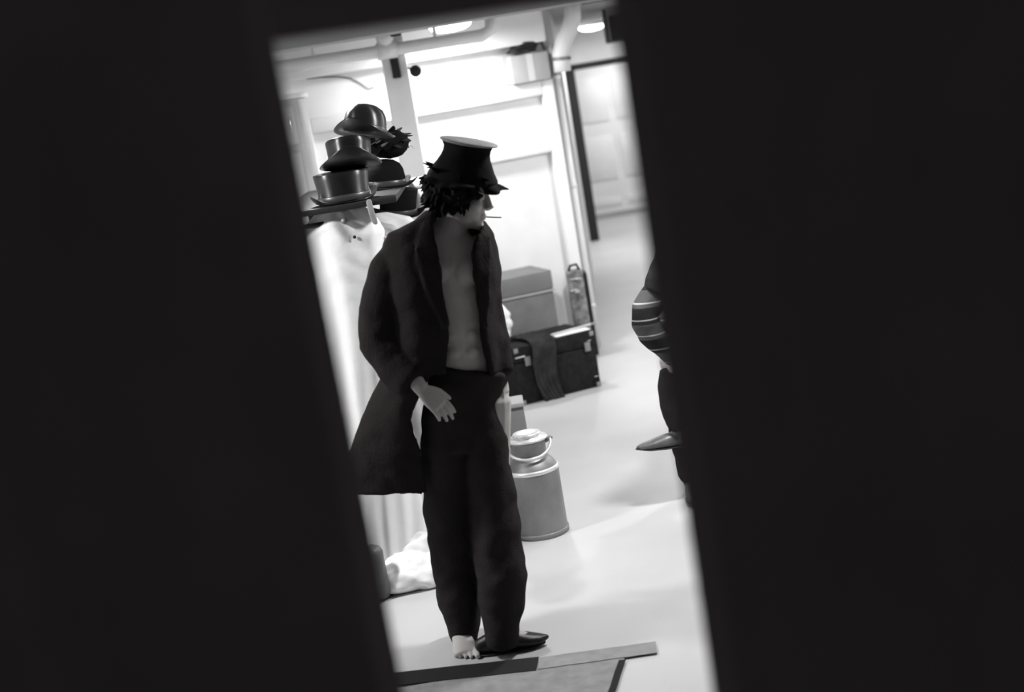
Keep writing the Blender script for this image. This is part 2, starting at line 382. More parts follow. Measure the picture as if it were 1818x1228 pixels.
# ---------------------------------------------------------------- milk can
cb0 = G(963,944); CX, CY = cb0.x, cb0.y
mc = thing('milk_can', 'dull aluminium milk can with bail handle standing beside the man', 'milk can', (CX,CY,0))
Mx = Matrix.Translation((CX,CY,0))
MB().lathe([(.11,0),(.121,.004),(.123,.02),(.120,.025),(.121,.03),(.121,.285),(.122,.30),(.116,.318),(.10,.345),(.084,.36),(.078,.368),(.076,.378)], 40, Mx).build('can_body', alu, mc)
MB().lathe([(.1215,0),(.126,.001),(.127,.022),(.1215,.024)], 40, Mx).build('base_ring', steel_grey, mc)
MB().lathe([(.075,.3785),(.078,.384),(.079,.43),(.084,.437),(.082,.442)], 36, Mx).build('neck', alu, mc)
MB().lathe([(.079,.4425),(.09,.443),(.094,.449),(.09,.455),(.062,.457),(.06,.463),(.066,.470),(.062,.477),(.03,.479),(.004,.479)], 36, Mx).build('lid', alu_bright, mc)
MB().lathe([(.1225,.300),(.1245,.304),(.1235,.314),(.118,.319)], 40, Mx).build('shoulder_band', alu_bright, mc)
arc = []
for k in range(17):
    a = -math.pi*k/16
    arc.append(Mx @ V((.104*math.cos(a), .108*math.sin(a)*.93-.002, .437-.062*math.sin(-a)**.8 if 0 < k < 16 else .437)))
MB().tube(arc, (.0065), n=10).build('handle', alu_bright, mc)
for s in (-1,1): MB().tube([Mx @ V((s*.08,0,.425)), Mx @ V((s*.108,0,.437))], .010, n=10).build('handle_lug', alu, mc)

# ---------------------------------------------------------------- trunk with cloth and cane
t0 = G(926,721); t1 = G(1068,685); ta = math.atan2(t1.y-t0.y, t1.x-t0.x); TL = (V((t1.x,t1.y))-V((t0.x,t0.y))).length
TM = yawM(t0.x,t0.y,0,ta); TW, TD, THh = TL, .42, .38
tk = thing('travel_trunk', 'low black travel trunk on the floor in front of the grey hamper', 'trunk', TM @ V((TW/2,TD/2,0)))
MB().box((0,0,.004),(TW,TD,.275),TM).build('trunk_body', trunk_m, tk, bevel=.008)
MB().box((-.004,-.004,.279),(TW+.004,TD+.004,THh),TM).build('lid', trunk_m, tk, bevel=.012)
for x in (.004,TW-.034):
    for z in (.004,.345): MB().box((x,-.009,z),(x+.03,-.0045,z+.03),TM).build('corner_plate', steel_grey, tk, bevel=.002)
for x in (.09,TW-.06): MB().box((x-.02,-.012,.25),(x+.02,-.0045,.31),TM).build('latch', steel_grey, tk, bevel=.003)
for (x,z) in ((TW-.045,.318),(TW-.032,.075)): MB().box((x-.014,-.013,z-.003),(x+.014,-.005,z+.003),TM).build('rivet_strip', chrome, tk, bevel=.002)
MB().box((.005,-.013,.312),(.075,-.005,.322),TM).build('hasp', chrome, tk, bevel=.002)
h_ = MB().tube([TM @ V((TW+.004,.14,.2)), TM @ V((TW+.022,.15,.19)), TM @ V((TW+.022,.27,.19)), TM @ V((TW+.004,.28,.2))], .009).build('side_handle', leather, tk)
# cloth draped over trunk
rs = []
for i in range(30):
    u = i/25; row = []
    for j in range(15):
        w = j/14; x = .09+.20*w*(1-.25*u)+.03*math.sin(u*5)+.06*u*u
        s = u*.62
        if s < .30: y, z = .32-s, THh+.010
        else: y, z = .02-.045*min(1,(s-.30)/.05)+.0, THh+.010-(s-.32 if s > .32 else 0)
        fold = .018*math.sin(w*15+u*4+1.5*math.sin(u*9))
        if s >= .30: y -= .004+abs(fold)*1.2; z += .02*math.sin(w*6)*(u-.5)
        else: z += abs(fold)*.8
        row.append(TM @ V((x,y,z)))
    rs.append(row)
tag(MB().rings(rs, caps=False, closed=False).build('draped_garment', dark_cloth, solid=.006, sub=1), 'dark crumpled garment hanging over the front of the black trunk', 'garment')
ca, cbp = TM @ V((TW-.27,.06,THh+.017)), TM @ V((TW+.06,.11,THh+.017))
cn = thing('walking_cane', 'thin pale cane lying on the black trunk and poking past its right end', 'cane', (ca+cbp)/2)
MB().tube([ca, cbp], .007, n=10).build('shaft', wood, cn)
MB().tube([cbp-(cbp-ca)*.06, cbp+(cbp-ca)*.02], .009, n=10).build('ferrule', steel_grey, cn)
bk = MB().box((TW-.26,.015,THh+.001),(TW-.01,.10,THh+.008),TM).build('notebook', white_cloth, bevel=.003)
tag(bk, 'thin pale board lying flat on the black trunk behind the cane', 'board')

# grey hamper behind
hc = P(990,583,9.75); ha = R(17)
HM = yawM(hc.x+.012,9.70,0,ha)
hp = thing('costume_hamper', 'large grey canvas hamper with lid standing behind the black trunk', 'hamper', HM @ V((-.35,.2,0)))
MB().box((-.62,0,.004),(0,.40,.585),HM).build('hamper_body', hamper_m, hp, bevel=.012)
MB().box((-.63,-.008,.60),(.004,.408,.735),HM).build('lid', mat('hamper_lid', .17, .85, bump=.3, bscale=90, var=.1), hp, bevel=.014)
MB().box((-.632,-.012,.586),(.008,.41,.599),HM).build('rim', grey_paint, hp, bevel=.003)
for x in (-.52,): MB().box((x-.02,-.018,.53),(x+.02,-.0085,.65),HM).build('strap', leather, hp, bevel=.003)
# plush white bundle between man and hamper
wb = P(893,560,9.2)
MB_ = MB()
zt = THh+.004
for (px,dz,r) in ((890,.215,.045),(896,.175,.05),(899,.115,.05),(888,.15,.055),(886,.075,.06),(893,.05,.05)):
    q = P(px,565,9.2); MB_.ball((q.x-.012,9.2,zt+dz), r)
pl = MB_.build('white_bundle', white_cloth, voxel=.012, relax=2, disp=lambda p,n: V((p.x,p.y,max(zt,p.z)))+V((n.x,n.y,max(0,n.z)))*.012*noise.noise(p*30))
tag(pl, 'white fluffy bundle on the left end of the black trunk, beside the man', 'bundle')

# patterned holdall right of the flat
b0, b1 = P(1014,540,10.1).x, P(1049,540,10.1).x; bz = P(1034,478,10.1).z
bgt = thing('holdall', 'mottled travel bag with pale clips standing right of the stage flat', 'bag', ((b0+b1)/2,10.13,0))
bag_m = mat('bag_pattern', .16, .7, var=.85, vscale=18)
MB().box((b0,10.04,.003),(b1-.022,10.22,bz)).build('bag_body', bag_m, bgt, bevel=.02)
MB().box((b1-.0215,10.04,.02),(b1,10.22,bz-.02)).build('side_panel', leather, bgt, bevel=.006)
MB().box((b0+.02,10.03,bz-.06),(b1-.035,10.0395,bz-.045)).build('clip', chrome, bgt, bevel=.003)
MB().tube([V((b0+.02,10.13,bz)), V((b0+.035,10.13,bz+.035)), V((b1-.06,10.13,bz+.04)), V((b1-.045,10.13,bz))], .010).build('handle', leather, bgt)
MB().box((b0+.01,10.025,bz-.15),(b1-.07,10.0385,bz-.125)).build('clip', chrome, bgt, bevel=.003)

# grey box behind the milk can
gp = P(918,716,6.75)
gb = thing('grey_stool', 'narrow grey wooden pedestal standing behind the milk can', 'pedestal', (gp.x-.06,6.85,0))
MB().box((gp.x-.13,6.76,0),(gp.x+.028,6.92,gp.z-.022)).build('pedestal_body', mat('pedestal_grey',.22,.7), gb, bevel=.005)
MB().box((gp.x-.135,6.75,gp.z-.0215),(gp.x+.032,6.93,gp.z)).build('top_board', grey_paint, gb, bevel=.004)

# ---------------------------------------------------------------- clothes rack
RK = thing('clothes_rack', 'dark garment rack with a hat shelf at the left', 'rack', (-.9,6.4,0))
SZ = 1.655
MB().box((-.90,5.862,SZ-.025),(-.37,7.3,SZ)).build('shelf', dark_paint, RK, bevel=.004)
MB().tube([(-.60,5.88,1.585),(-.60,7.28,1.585)], .013, roundend=False).build('rail', steel_grey, RK)
for y in (5.92,7.15):
    p_ = MB().tube([(-.885,y,.02),(-.885,y,1.629)], .018, roundend=False).build('upright', dark_paint, RK)
    MB().tube([(-.885,y,1.585),(-.60,y,1.585)], .010, roundend=False).build('bracket', dark_paint, RK)
    MB().box((-1.05,y-.025,0),(-.70,y+.025,.03)).build('foot', dark_paint, RK, bevel=.005)

def hanger(y, lab, x=-.60, w=.19):
    h = thing('clothes_hanger', lab, 'hanger', (x,y,1.585), 'hangers on the rack rail')
    pts = [V((x+.017*math.cos(a),y,1.583+.020*math.sin(a))) for a in [R(q) for q in range(-30,211,30)]]
    MB().tube(pts+[V((x,y,1.55)),V((x,y,1.535))], .0025, n=8).build('hook', chrome, h)
    MB().tube([V((x-w,y,1.455)),V((x-.06,y,1.525)),V((x,y,1.535)),V((x+.06,y,1.525)),V((x+w,y,1.455))], .007, n=8).build('hanger_arm', wood, h)
    return h
def garment(name, y, levels, m, lab, seed=0, depth=.055, folds=9, amp=.016, extra=None):
    # levels: (z, xl, xr, depth factor)
    rs = []; N = 64; Z = []
    for i in range(len(levels)-1):
        a_, b_ = levels[i], levels[i+1]; k = 8
        for q in range(k): Z.append(tuple(a_[j]+(b_[j]-a_[j])*q/k for j in range(4)))
    Z.append(levels[-1])
    z0, z1 = levels[0][0], levels[-1][0]
    for (z,xl,xr,df_) in Z:
        c, rx = (xl+xr)/2, (xr-xl)/2; ring = []; w = (z0-z)/(z0-z1)
        for k in range(N):
            a = 2*math.pi*k/N
            f = amp*(.25+w)*(math.sin(folds*a+seed+1.2*math.sin(z*3+seed))+.6*noise.noise(V((math.cos(a)*2,math.sin(a)*2+seed,z*2.5))))
            cr_ = .006*math.sin(z*60+8*noise.noise(V((a,z*5,seed))))*max(0,1-w*3)
            ring.append(V((c+(rx+f*.5)*math.cos(a), y+(depth*df_+f+cr_)*math.sin(a), z)))
        rs.append(ring)
    mb = MB().rings(rs); o = mb.build(name, m, sub=1)
    return tag(o, lab, 'garment')
hanger(6.0, 'hanger carrying the long white gown at the near end of the rack')
def ZX(px, py, y=6.0): p = P(px,py,y); return p
lv = []
for (py,xl,xr,d) in ((362,572,612,.5),(374,556,648,.8),(392,538,668,1.0),(420,536,684,1.1),(470,552,682,1.15),(560,566,690,1.2),(680,585,705,1.3),(800,600,728,1.4),(900,612,748,1.5),(985,625,758,1.6)):
    c = P((xl+xr)/2,py,6.0); lv.append((c.z, P(xl,py,6.0).x, P(xr,py,6.0).x, d))
gw = garment('white_gown', 6.0, lv, white_cloth, 'long white gown on the nearest hanger of the rack', 1.3, .10, 7, .016)
bt = P(630,420,5.91)
MB().lathe([(.007,0),(.007,.004),(.003,.006)],12, Matrix.Translation((bt.x,5.897,bt.z)) @ Matrix.Rotation(R(90),4,'X')).build('button', dark_paint, gw)
hanger(6.32, 'hanger carrying the grey garment behind the white gown')
lv2 = [(1.54,-.66,-.54,.5),(1.50,-.76,-.43,1),(1.44,-.80,-.38,1.1),(1.2,-.79,-.40,1.2),(.8,-.79,-.39,1.3),(.45,-.79,-.39,1.4)]
garment('grey_garment', 6.32, lv2, grey_cloth, 'pale grey garment on the second hanger behind the white gown', 4.0)
hanger(6.62, 'hanger carrying the white coat at the third place on the rack')
garment('white_coat', 6.62, [(z,a_+.02,b_+.06,d) for (z,a_,b_,d) in lv2], white_cloth, 'white coat on the third hanger of the rack', 7.0)
# tab hanging from shelf end
sc_ = P(655,360,5.85)
tag(MB().rings([[V((sc_.x-.012+dx_,5.85+.004*math.sin(q*2),z)) , V((sc_.x+.014+dx_,5.85+.004*math.cos(q*2),z))] for q,(z,dx_) in enumerate(((1.662,0),(1.64,0),(1.61,.002),(1.58,.006),(1.55,.012)))], caps=False, closed=False).build('shoe_strap', grey_cloth, solid=.004, sub=1), 'pale strap hanging from the front edge of the hat shelf', 'strap')

# linen on the floor
lh = MB()
for (px,py,Y,rx,ry,rz) in ((690,1030,5.86,.11,.10,.075),(730,1035,5.84,.13,.11,.08),(775,1030,5.86,.09,.11,.07),(745,1000,5.93,.10,.09,.12),(700,1015,5.95,.12,.09,.10)):
    p = P(px,py,Y); lh.ball((p.x,Y,rz*.75),(rx,ry,rz))
for (px,py,Y,rx,ry,rz) in ((672,1030,5.86,.09,.10,.07),(655,1030,5.9,.09,.10,.08),(715,1040,5.80,.12,.07,.05),(765,1045,5.80,.08,.07,.05)):
    p = P(px,py,Y); lh.ball((p.x,Y,rz*.75),(rx,ry,rz))
lin = lh.build('linen_heap', white_cloth, voxel=.012, relax=3, disp=lambda p,n: V((p.x,p.y,max(.002,p.z)))+V((n.x,n.y,max(0,n.z)))*(.022*noise.noise(V((p.x*9,p.y*16,p.z*14)))+.012*noise.noise(p*28)))
tag(lin, 'heap of crumpled white linen on the floor left of the bare foot', 'linen')
sh_ = P(752,930,6.05)
garment('white_sheet', 6.12, [(.75,sh_.x-.20,sh_.x+.0,.6),(.6,sh_.x-.21,sh_.x+.02,1),(.3,sh_.x-.22,sh_.x+.035,1.1),(.12,sh_.x-.22,sh_.x+.045,1.2)], white_cloth, 'white sheet bundled under the gown above the linen heap', 9.0, .05, 6, .018)
# dark boot by the linen
bp_ = P(676,1005,5.78); bp_.x -= .015
bo = thing('ankle_boot', 'dark boot on the floor in front of the white gown at the left', 'boot', (bp_.x,5.8,0))
zb = .0
MB().tube([V((bp_.x,5.74,zb+.03)),V((bp_.x,5.74,zb+.09)),V((bp_.x-.005,5.745,zb+.15)),V((bp_.x-.01,5.75,zb+.20))], [(.045,.05),(.042,.05),(.045,.052),(.05,.055)], 18).build('boot_shaft', brown_leather, bo)
MB().tube([V((bp_.x,5.76,zb+.035)),V((bp_.x-.05,5.70,zb+.035)),V((bp_.x-.11,5.66,zb+.028))], [(.034,.042),(.032,.044),(.02,.035)], 18, ref=(0,0,1)).build('boot_foot', brown_leather, bo)
MB().tube([V((bp_.x+.02,5.78,.008)),V((bp_.x-.05,5.70,.008)),V((bp_.x-.12,5.655,.008))], [(.007,.045),(.007,.048),(.007,.034)], 18, ref=(0,0,1)).build('sole', leather, bo)

# ---------------------------------------------------------------- hats
def top_hat(base, tilt_x, tilt_y, yaw, lab, cr=.098, ht=.125, brim=.045, bell=1.12, m=silk, name='top_hat', curl=.035, dome=False, cat='hat', group=None):
    t = thing(name, lab, cat, base, group)
    Mx = Matrix.Translation(base) @ Matrix.Rotation(R(tilt_x),4,'X') @ Matrix.Rotation(R(tilt_y),4,'Y') @ Matrix.Rotation(R(yaw),4,'Z')
    if dome: prof = [(cr,.002),(cr*1.0,.02),(cr*.99,.05),(cr*.93,.08),(cr*.78,.105),(cr*.5,.121),(cr*.2,.127),(.003,.128)]
    else: prof = [(cr,.002),(cr*.985,.02),(cr*.975,.045),(cr*1.0,.075),(cr*(1+(bell-1)*.6),ht*.8),(cr*bell,ht-.004),(cr*bell-.003,ht),(cr*bell-.02,ht+.003),(cr*.6,ht+.001),(.003,ht)]
    MB().lathe(prof, 40, Mx, 1, .86).build('crown', m, t)
    def cf(p, a):
        r = math.hypot(p.x, p.y); e_ = max(0,(r-cr*.9)/(brim+cr*.1)); p.z += curl*(abs(math.cos(a))**2)*e_**2 - .008*abs(math.sin(a))*e_; return p
    br = [(cr-.006,.0),(cr+brim*.35,-.002),(cr+brim*.75,.0),(cr+brim,.004),(cr+brim+.002,.006),(cr+brim,.008),(cr+brim*.75,.005),(cr+brim*.35,.003),(cr-.006,.005)]
    MB().lathe(br, 40, Mx @ Matrix.Rotation(R(90),4,'Z') if False else Mx, 1, .86, cf).build('brim', m, t)
    MB().lathe([(cr*1.0+.0015,.006),(cr*1.0+.003,.008),(cr*.985+.003,.03),(cr*.985+.001,.032)], 40, Mx, 1, .86).build('hat_band', hat_ribbon, t)
    return t
hC = P(611,344,6.0); hC.z = SZ+.003
hC.x = P(611,344,6.0).x
top_hat(hC, 0, 0, 20, 'large black top hat at the bottom of the front stack on the rack shelf', cr=.112, ht=.125, brim=.03, bell=1.05)
hB = P(622,287,6.0)
top_hat(V((hB.x, 5.99, SZ+.003+.142)), -13, 2, 98, 'shiny black top hat in the middle of the front stack, tipped back', cr=.108, ht=.105, brim=.042, bell=1.03, curl=.045)
hA = P(646,234,6.05)
top_hat(V((hA.x-.0,6.06,hA.z-.012)), -10, 13, 75, 'black top hat with rounded crown topping the front stack', cr=.104, ht=.10, brim=.042, dome=True, curl=.04)
hE = P(690,306,6.55)
top_hat(V((hE.x-.02,6.50,SZ+.003)), 0, 4, 0, 'black bowler hat on the shelf behind the front stack', cr=.092, brim=.055, m=black_felt, name='bowler_hat', dome=True, curl=.03)
# feathered cap on top of the bowler
fz = SZ+.003+.13
fx = P(690,245,6.5).x
fc = thing('feathered_cap', 'ragged black feathered cap with pale flecks perched on the bowler', 'hat', (fx,6.5,fz))
MB().ball((fx-.008,6.5,fz+.06),(.098,.095,.064)).build('cap', black_felt, fc, disp=lambda p,n: p+n*.012*noise.noise(p*22))
for k in range(26):
    a = random.uniform(0,6.28); el = random.uniform(-.3,1.2)
    d = V((math.cos(a)*math.cos(el), math.sin(a)*math.cos(el), math.sin(el))); q = V((fx,6.5,fz+.06))+V((d.x*.07,d.y*.07,d.z*.045))
    L_ = random.uniform(.04,.085); w_ = V((-d.y,d.x,.2)).normalized()
    MB().tube([q, q+d*L_*.5+V((0,0,-.004)), q+d*L_+V((0,0,-.02))], [(.003,.016),(.003,.022),(.002,.008)], 8, ref=w_.cross(d)).build('feather', chrome if k in (3,11) else black_felt, fc)
# hat D on a cupboard behind the man
cu = P(712,385,7.0)
ct = thing('cupboard', 'white cupboard behind the man carrying a top hat', 'cupboard', (cu.x+.02,7.15,0))
zc = P(700,386,7.0).z-.005
MB().box((cu.x-.14,6.86,.06),(cu.x+.24,7.28,zc-.02)).build('carcass', white_paint, ct, bevel=.006)
MB().box((cu.x-.15,6.85,zc-.0195),(cu.x+.25,7.29,zc)).build('top_board', white_paint, ct, bevel=.004)
for x0 in (cu.x-.13, cu.x+.055): d = MB().box((x0,6.845,.1),(x0+.17,6.8595,zc-.05)).build('door', white_paint, ct, bevel=.004)
MB().box((cu.x-.12,6.88,0),(cu.x+.22,7.26,.0595)).build('plinth', grey_paint, ct, smooth=False)
top_hat(V((cu.x-.01,6.985,zc+.016)), 6, 8, 0, 'dull black top hat on the white cupboard behind the shoulder of the man', cr=.092, ht=.125, brim=.045, bell=1.08, m=black_felt)
hx = P(738,350,7.1)
pb = thing('hat_box', 'pale striped hat box on the cupboard beside the dull black top hat', 'box', (hx.x+.03,7.12,zc))
MB().lathe([(.085,.001),(.088,.004),(.088,.15),(.086,.152)], 32, Matrix.Translation((hx.x+.062,7.185,zc))).build('box_body', white_cloth, pb)
MB().lathe([(.0885,.12),(.093,.122),(.093,.165),(.088,.168),(.003,.169)], 32, Matrix.Translation((hx.x+.062,7.185,zc))).build('box_lid', white_cloth, pb)

# ---------------------------------------------------------------- figures
def head(mb, M, nose=1.0):
    """a head in its own frame: x sideways, y forwards, z up"""
    mb.ball((0,-.008,.032),(.075,.096,.098),M,24,16)
    mb.ball((0,.030,-.045),(.060,.062,.078),M,20,14)
    mb.ball((0,.060,-.088),(.036,.032,.030),M)
    mb.ball((0,.078,-.103),(.020,.018,.017),M)
    for s in (-1,1):
        mb.ball((s*.034,.062,-.028),(.026,.026,.024),M)
        mb.ball((s*.030,.080,.024),(.024,.014,.010),M)
        mb.ball((s*.031,.081,.004),(.0135,.0125,.0115),M)
        mb.ball((s*.0755,-.006,-.012),(.009,.019,.032),M)
        mb.ball((s*.040,.015,-.080),(.022,.045,.026),M)
        mb.ball((s*.009,.102,-.034),(.0085,.010,.008),M,10,8)
    pts = [M @ V(p) for p in ((0,.088,.018),(0,.098,-.004),(0,.112,-.030),(0,.100,-.038))]
    mb.tube(pts, [.008,.0085,.0125,.009], 12)
    mb.ball((0,.090,-.062),(.022,.012,.0065),M,14,8); mb.ball((0,.088,-.074),(.019,.012,.0075),M,14,8)
def hand(mb, wrist, d, n, thumb, curl=.35, size=1.0, spread=1.0):
    """wrist point, direction of the fingers, back-of-hand normal, +1/-1: which side the thumb leaves"""
    d = d.normalized(); n = (n-d*n.dot(d)).normalized(); s = d.cross(n)*thumb
    w = V(wrist); S = size
    mb.tube([w-d*.02*S, w+d*.012*S, w+d*.05*S, w+d*.088*S], [(.019*S,.026*S),(.018*S,.029*S),(.016*S,.040*S),(.012*S,.040*S)], 16, ref=n)
    for k,(off,L) in enumerate(((.030,.072),(.0105,.082),(-.0095,.077),(-.029,.060))):
        b0 = w+d*(.080-.004*abs(k-1))*S+s*off*S
        fd = (d+s*off*4.2*spread*.35).normalized(); c = curl*(1+.12*k); p = b0; pts = [b0-fd*.02*S, b0]; ang = c*.6
        for seg in (.45,.31,.24):
            dd = fd*math.cos(ang)-n*math.sin(ang); p = p+dd*L*seg*S; pts.append(p); ang += c
        mb.tube(pts, [.0095*S,.0092*S,.0085*S,.0078*S,.0068*S], 10)
    tb = w+d*.022*S+s*.022*S
    td = (d*.72+s*.62-n*.25).normalized(); t2 = (d*.92+s*.28-n*.30).normalized()
    mb.tube([tb-td*.012*S, tb+td*.018*S, tb+td*.042*S, tb+td*.042*S+t2*.026*S, tb+td*.042*S+t2*.046*S], [.014*S,.0145*S,.011*S,.0095*S,.008*S], 10)
def foot(mb, ankle, d, side=1, bare=True):
    d = V((d.x,d.y,0)).normalized(); s = V((-d.y,d.x,0))*side; a = V((ankle.x,ankle.y,0)); z = V((0,0,1))
    mb.tube([ankle+z*.06, ankle, ankle-z*.045-d*.01], [.036,.037,.034], 14)
    mb.tube([a-d*.05+z*.030, a-d*.01+z*.040, a+d*.06+z*.036, a+d*.12+z*.024, a+d*.155+z*.017], [(.028,.031),(.038,.034),(.034,.038),(.022,.045),(.014,.042)], 16, ref=(0,0,1))
    for k,(off,L,r) in enumerate(((.036,.052,.0120),(.012,.049,.0080),(-.007,.044,.0076),(-.025,.037,.0072),(-.041,.029,.0068))):
        p = a+d*(.148-.008*k)+s*off
        mb.tube([p-d*.02+z*.016, p+z*.017, p+d*L*.55+z*.015, p+d*L+z*r*.95], [r,r,r,r*.9], 10)

# ---- the man in the middle
man = thing('person', 'bare-chested standing person in a battered tall hat and open black overcoat, looking down', 'person', (-.2,5.06,0))
body = MB()
Y0 = 5.07
hd_f = V((math.sin(R(74)), -math.cos(R(74)), 0)); pit = R(18)
f_ = (hd_f*math.cos(pit)-V((0,0,1))*math.sin(pit)).normalized(); u_ = (hd_f*math.sin(pit)+V((0,0,1))*math.cos(pit)).normalized(); x_ = f_.cross(u_)
HO = P(820,343,Y0)
HMx = Matrix((x_, f_, u_)).transposed().to_4x4(); HMx.translation = HO
head(body, HMx)
xr = V((math.cos(R(14)), math.sin(R(14)), 0))                        # the chest's sideways axis: turned a little to the right of the frame
def ringpt(px, py, Y, ra, rb): return (P(px,py,Y), (ra, rb))
spine = [ringpt(832,700,Y0,.130,.100), ringpt(827,650,Y0,.118,.102), ringpt(819,590,Y0-.005,.115,.104), ringpt(806,520,Y0-.01,.130,.115), ringpt(797,475,Y0-.005,.145,.110), ringpt(793,442,Y0+.01,.135,.086), ringpt(795,415,Y0+.015,.085,.062)]
body.tube([p for p,_ in spine], [r for _,r in spine], 28, ref=xr)
for px in (778,826): body.ball(P(px,486,Y0-.085), (.056,.044,.048))     # pectorals
for k in range(3):
    for px in (800,828): body.ball(P(px+k*4,560+k*32,Y0-.090), (.030,.022,.028))
body.tube([P(792,448,Y0+.015), P(796,424,Y0+.015), P(803,398,Y0+.01), P(812,372,Y0)], [.090,.070,.058,.055], 18)
SR, ER, WR = P(722,440,Y0), P(682,600,Y0-.03), P(748,690,Y0-.18)
SL, EL, WL = P(850,430,Y0+.07), P(866,560,Y0+.09), P(887,654,Y0-.0)
for (a_,b_,c_) in ((SR,ER,WR),):
    body.tube([a_,(a_+b_)/2,b_,(b_*2+c_)/3,c_], [.055,.05,.042,.042,.026], 14)
body.tube([P(848,436,Y0+.07),P(850,500,Y0+.09),P(862,570,Y0+.09),P(876,612,Y0+.05),WL], [.050,.045,.040,.036,.026], 14)
dr = (P(800,737,4.86)-WR)
hand(body, WR, dr, V((.35,-.8,.55)), -1, .25, .98)
hand(body, WL, P(907,735,Y0-.03)-WL, V((.95,-.3,.1)), 1, .2, .95)
HR_, HL_ = P(800,715,Y0), P(868,712,Y0)
tR = G(826,1170); AR = V((tR.x-.015, tR.y+.175, .085)); 
sL0, sL1 = G(884,1159), G(966,1146)
AL = V((sL0.x+.015, sL0.y+.01, .085))
for (h,k,a_) in ((HR_,P(806,930,Y0+.02),AR),(HL_,P(876,920,Y0-.04),AL)):
    body.tube([h,(h+k)/2,k,(k*2+a_)/3,a_], [.082,.07,.056,.053,.036], 16)
foot(body, AR, V((tR.x-AR.x+.01,tR.y-AR.y,0)), 1)
sd = V((sL1.x-sL0.x, sL1.y-sL0.y, 0)).normalized()
body.tube([V((AL.x,AL.y,.085))-sd*.03+V((0,0,-.03)), AL+sd*.05-V((0,0,.035)), AL+sd*.12-V((0,0,.055))], [(.03,.03),(.03,.034),(.02,.034)], 12, ref=(0,0,1))
body.build('body', skin, man, voxel=.0042, relax=3)
# hair
hm = MB()
hm.ball((0,-.026,.010),(.100,.110,.098),HMx,28,18); hm.ball((0,-.070,-.038),(.078,.056,.060),HMx)
hm.ball((-.070,.0,-.004),(.032,.052,.052),HMx); hm.ball((.070,.0,-.004),(.032,.052,.052),HMx); hm.ball((0,.055,.055),(.06,.045,.03),HMx)
hair = hm.build('hair', hair_m, man, voxel=.007, relax=1, disp=lambda p,n: p+n*(.018*noise.noise(p*24)+.010*noise.noise(p*60)))
lk = MB()
for k in range(90):
    a = random.uniform(R(130),R(410)); z = random.uniform(-.06,.04)
    q = V((.09*math.cos(a), -.03+.10*math.sin(a), z)); d = V((math.cos(a),math.sin(a),random.uniform(-.9,.1)))*random.uniform(.012,.028)
    if q.y > .05 and q.z < .03: continue
    lk.tube([HMx @ (q*.92), HMx @ (q+d*.5), HMx @ (q+d+V((0,0,-.008)))], [.010,.008,.002], 6)
lko = lk.build('hair_locks', hair_m, man); lko['kind'] = 'stuff'
# hat
ht_ = bpy.data.objects.new('battered_hat', None); COL.objects.link(ht_); ht_.parent = man; ht_.location = HO-V(man.location)
def rag(p, a):
    w = max(0, math.hypot(p.x,p.y)-.103)/.045
    j = .5+.9*noise.noise(V((math.cos(a)*3.1,math.sin(a)*3.1,2)))+.45*math.sin(9*a)*math.sin(4*a+1)
    r = 1+.20*(j-.5)*w; p.x *= r; p.y *= r; p.z += -.012*w*w+.010*math.sin(5*a)*w; return p
MB().lathe([(.128,.046),(.125,.060),(.113,.082),(.100,.105),(.089,.130),(.084,.146),(.084,.160),(.090,.172),(.094,.178)], 48, HMx, .92, 1.0, lambda p,a: p*1.0+V((0,-.004,0))+V((p.x,p.y,0))*(.05*noise.noise(V((math.cos(a)*2,math.sin(a)*2,p.z*30))))).build('crown', black_felt, ht_)
MB().lathe([(.094,.1785),(.103,.181),(.105,.184),(.103,.187),(.06,.187),(.003,.187)], 48, HMx, .92, 1.0).build('crown_top', mat('lit_hat_top', .23, .7, var=.2, vscale=30, bump=.3), ht_)  # pale colour stands for ceiling light falling on the hat top
MB().lathe([(.106,.052),(.115,.049),(.130,.047),(.150,.044),(.151,.046),(.150,.048),(.130,.052),(.115,.055),(.106,.060)], 96, HMx, .92, 1.0, rag).build('torn_brim', black_felt, ht_)
tf = MB()
for k in range(22):
    a = random.uniform(0,6.28); q = V((.105*math.cos(a)*.92,.105*math.sin(a),random.uniform(.06,.085)))
    d = V((math.cos(a),math.sin(a),random.uniform(-.3,.5)))*random.uniform(.02,.05)
    tf.tube([HMx @ q, HMx @ (q+d*.6), HMx @ (q+d)], [.008,.005,.001], 6)
tfo = tf.build('frayed_tufts', black_felt, ht_); tfo['kind'] = 'stuff'
# straw
m0 = HMx @ V((.0,.096,-.068)); dd_ = P(895,388,Y0-.04)-P(868,387,Y0-.04)
sw = MB().tube([m0, m0+dd_*.5, m0+dd_*1.05], .0022, n=8).build('straw', dark_paint)
tag(sw, 'thin dark straw held between the lips of the man in the battered hat', 'straw')
# trousers
tm = MB()
tm.tube([P(833,648,Y0),P(825,690,Y0),P(823,740,Y0),P(824,790,Y0)], [(.148,.118),(.145,.125),(.15,.125),(.155,.12)], 26, ref=(1,0,0), roundend=False)
def legrings(rows):
    pts, rad = [], []
    for (py,xl,xr_,Y,ry) in rows:
        pts.append(P((xl+xr_)/2,py,Y)); rad.append(((xr_-xl)/2/500*Y/5.05, ry))
    tm.tube(pts, rad, 26, ref=(1,0,0), roundend=False)
legrings([(720,748,846,Y0,.115),(780,744,846,Y0,.115),(900,748,858,Y0+.02,.11),(1020,766,862,Y0+.04,.105),(1080,780,858,Y0+.05,.10),(1118,794,852,Y0+.05,.09),(1140,806,848,Y0+.05,.08)])
legrings([(720,818,890,Y0,.115),(780,822,902,Y0-.02,.115),(900,832,921,Y0-.04,.115),(1020,842,937,AL.y+.01,.115),(1070,846,932,AL.y+.01,.11),(1110,856,922,AL.y,.10),(1140,860,928,AL.y,.09)])
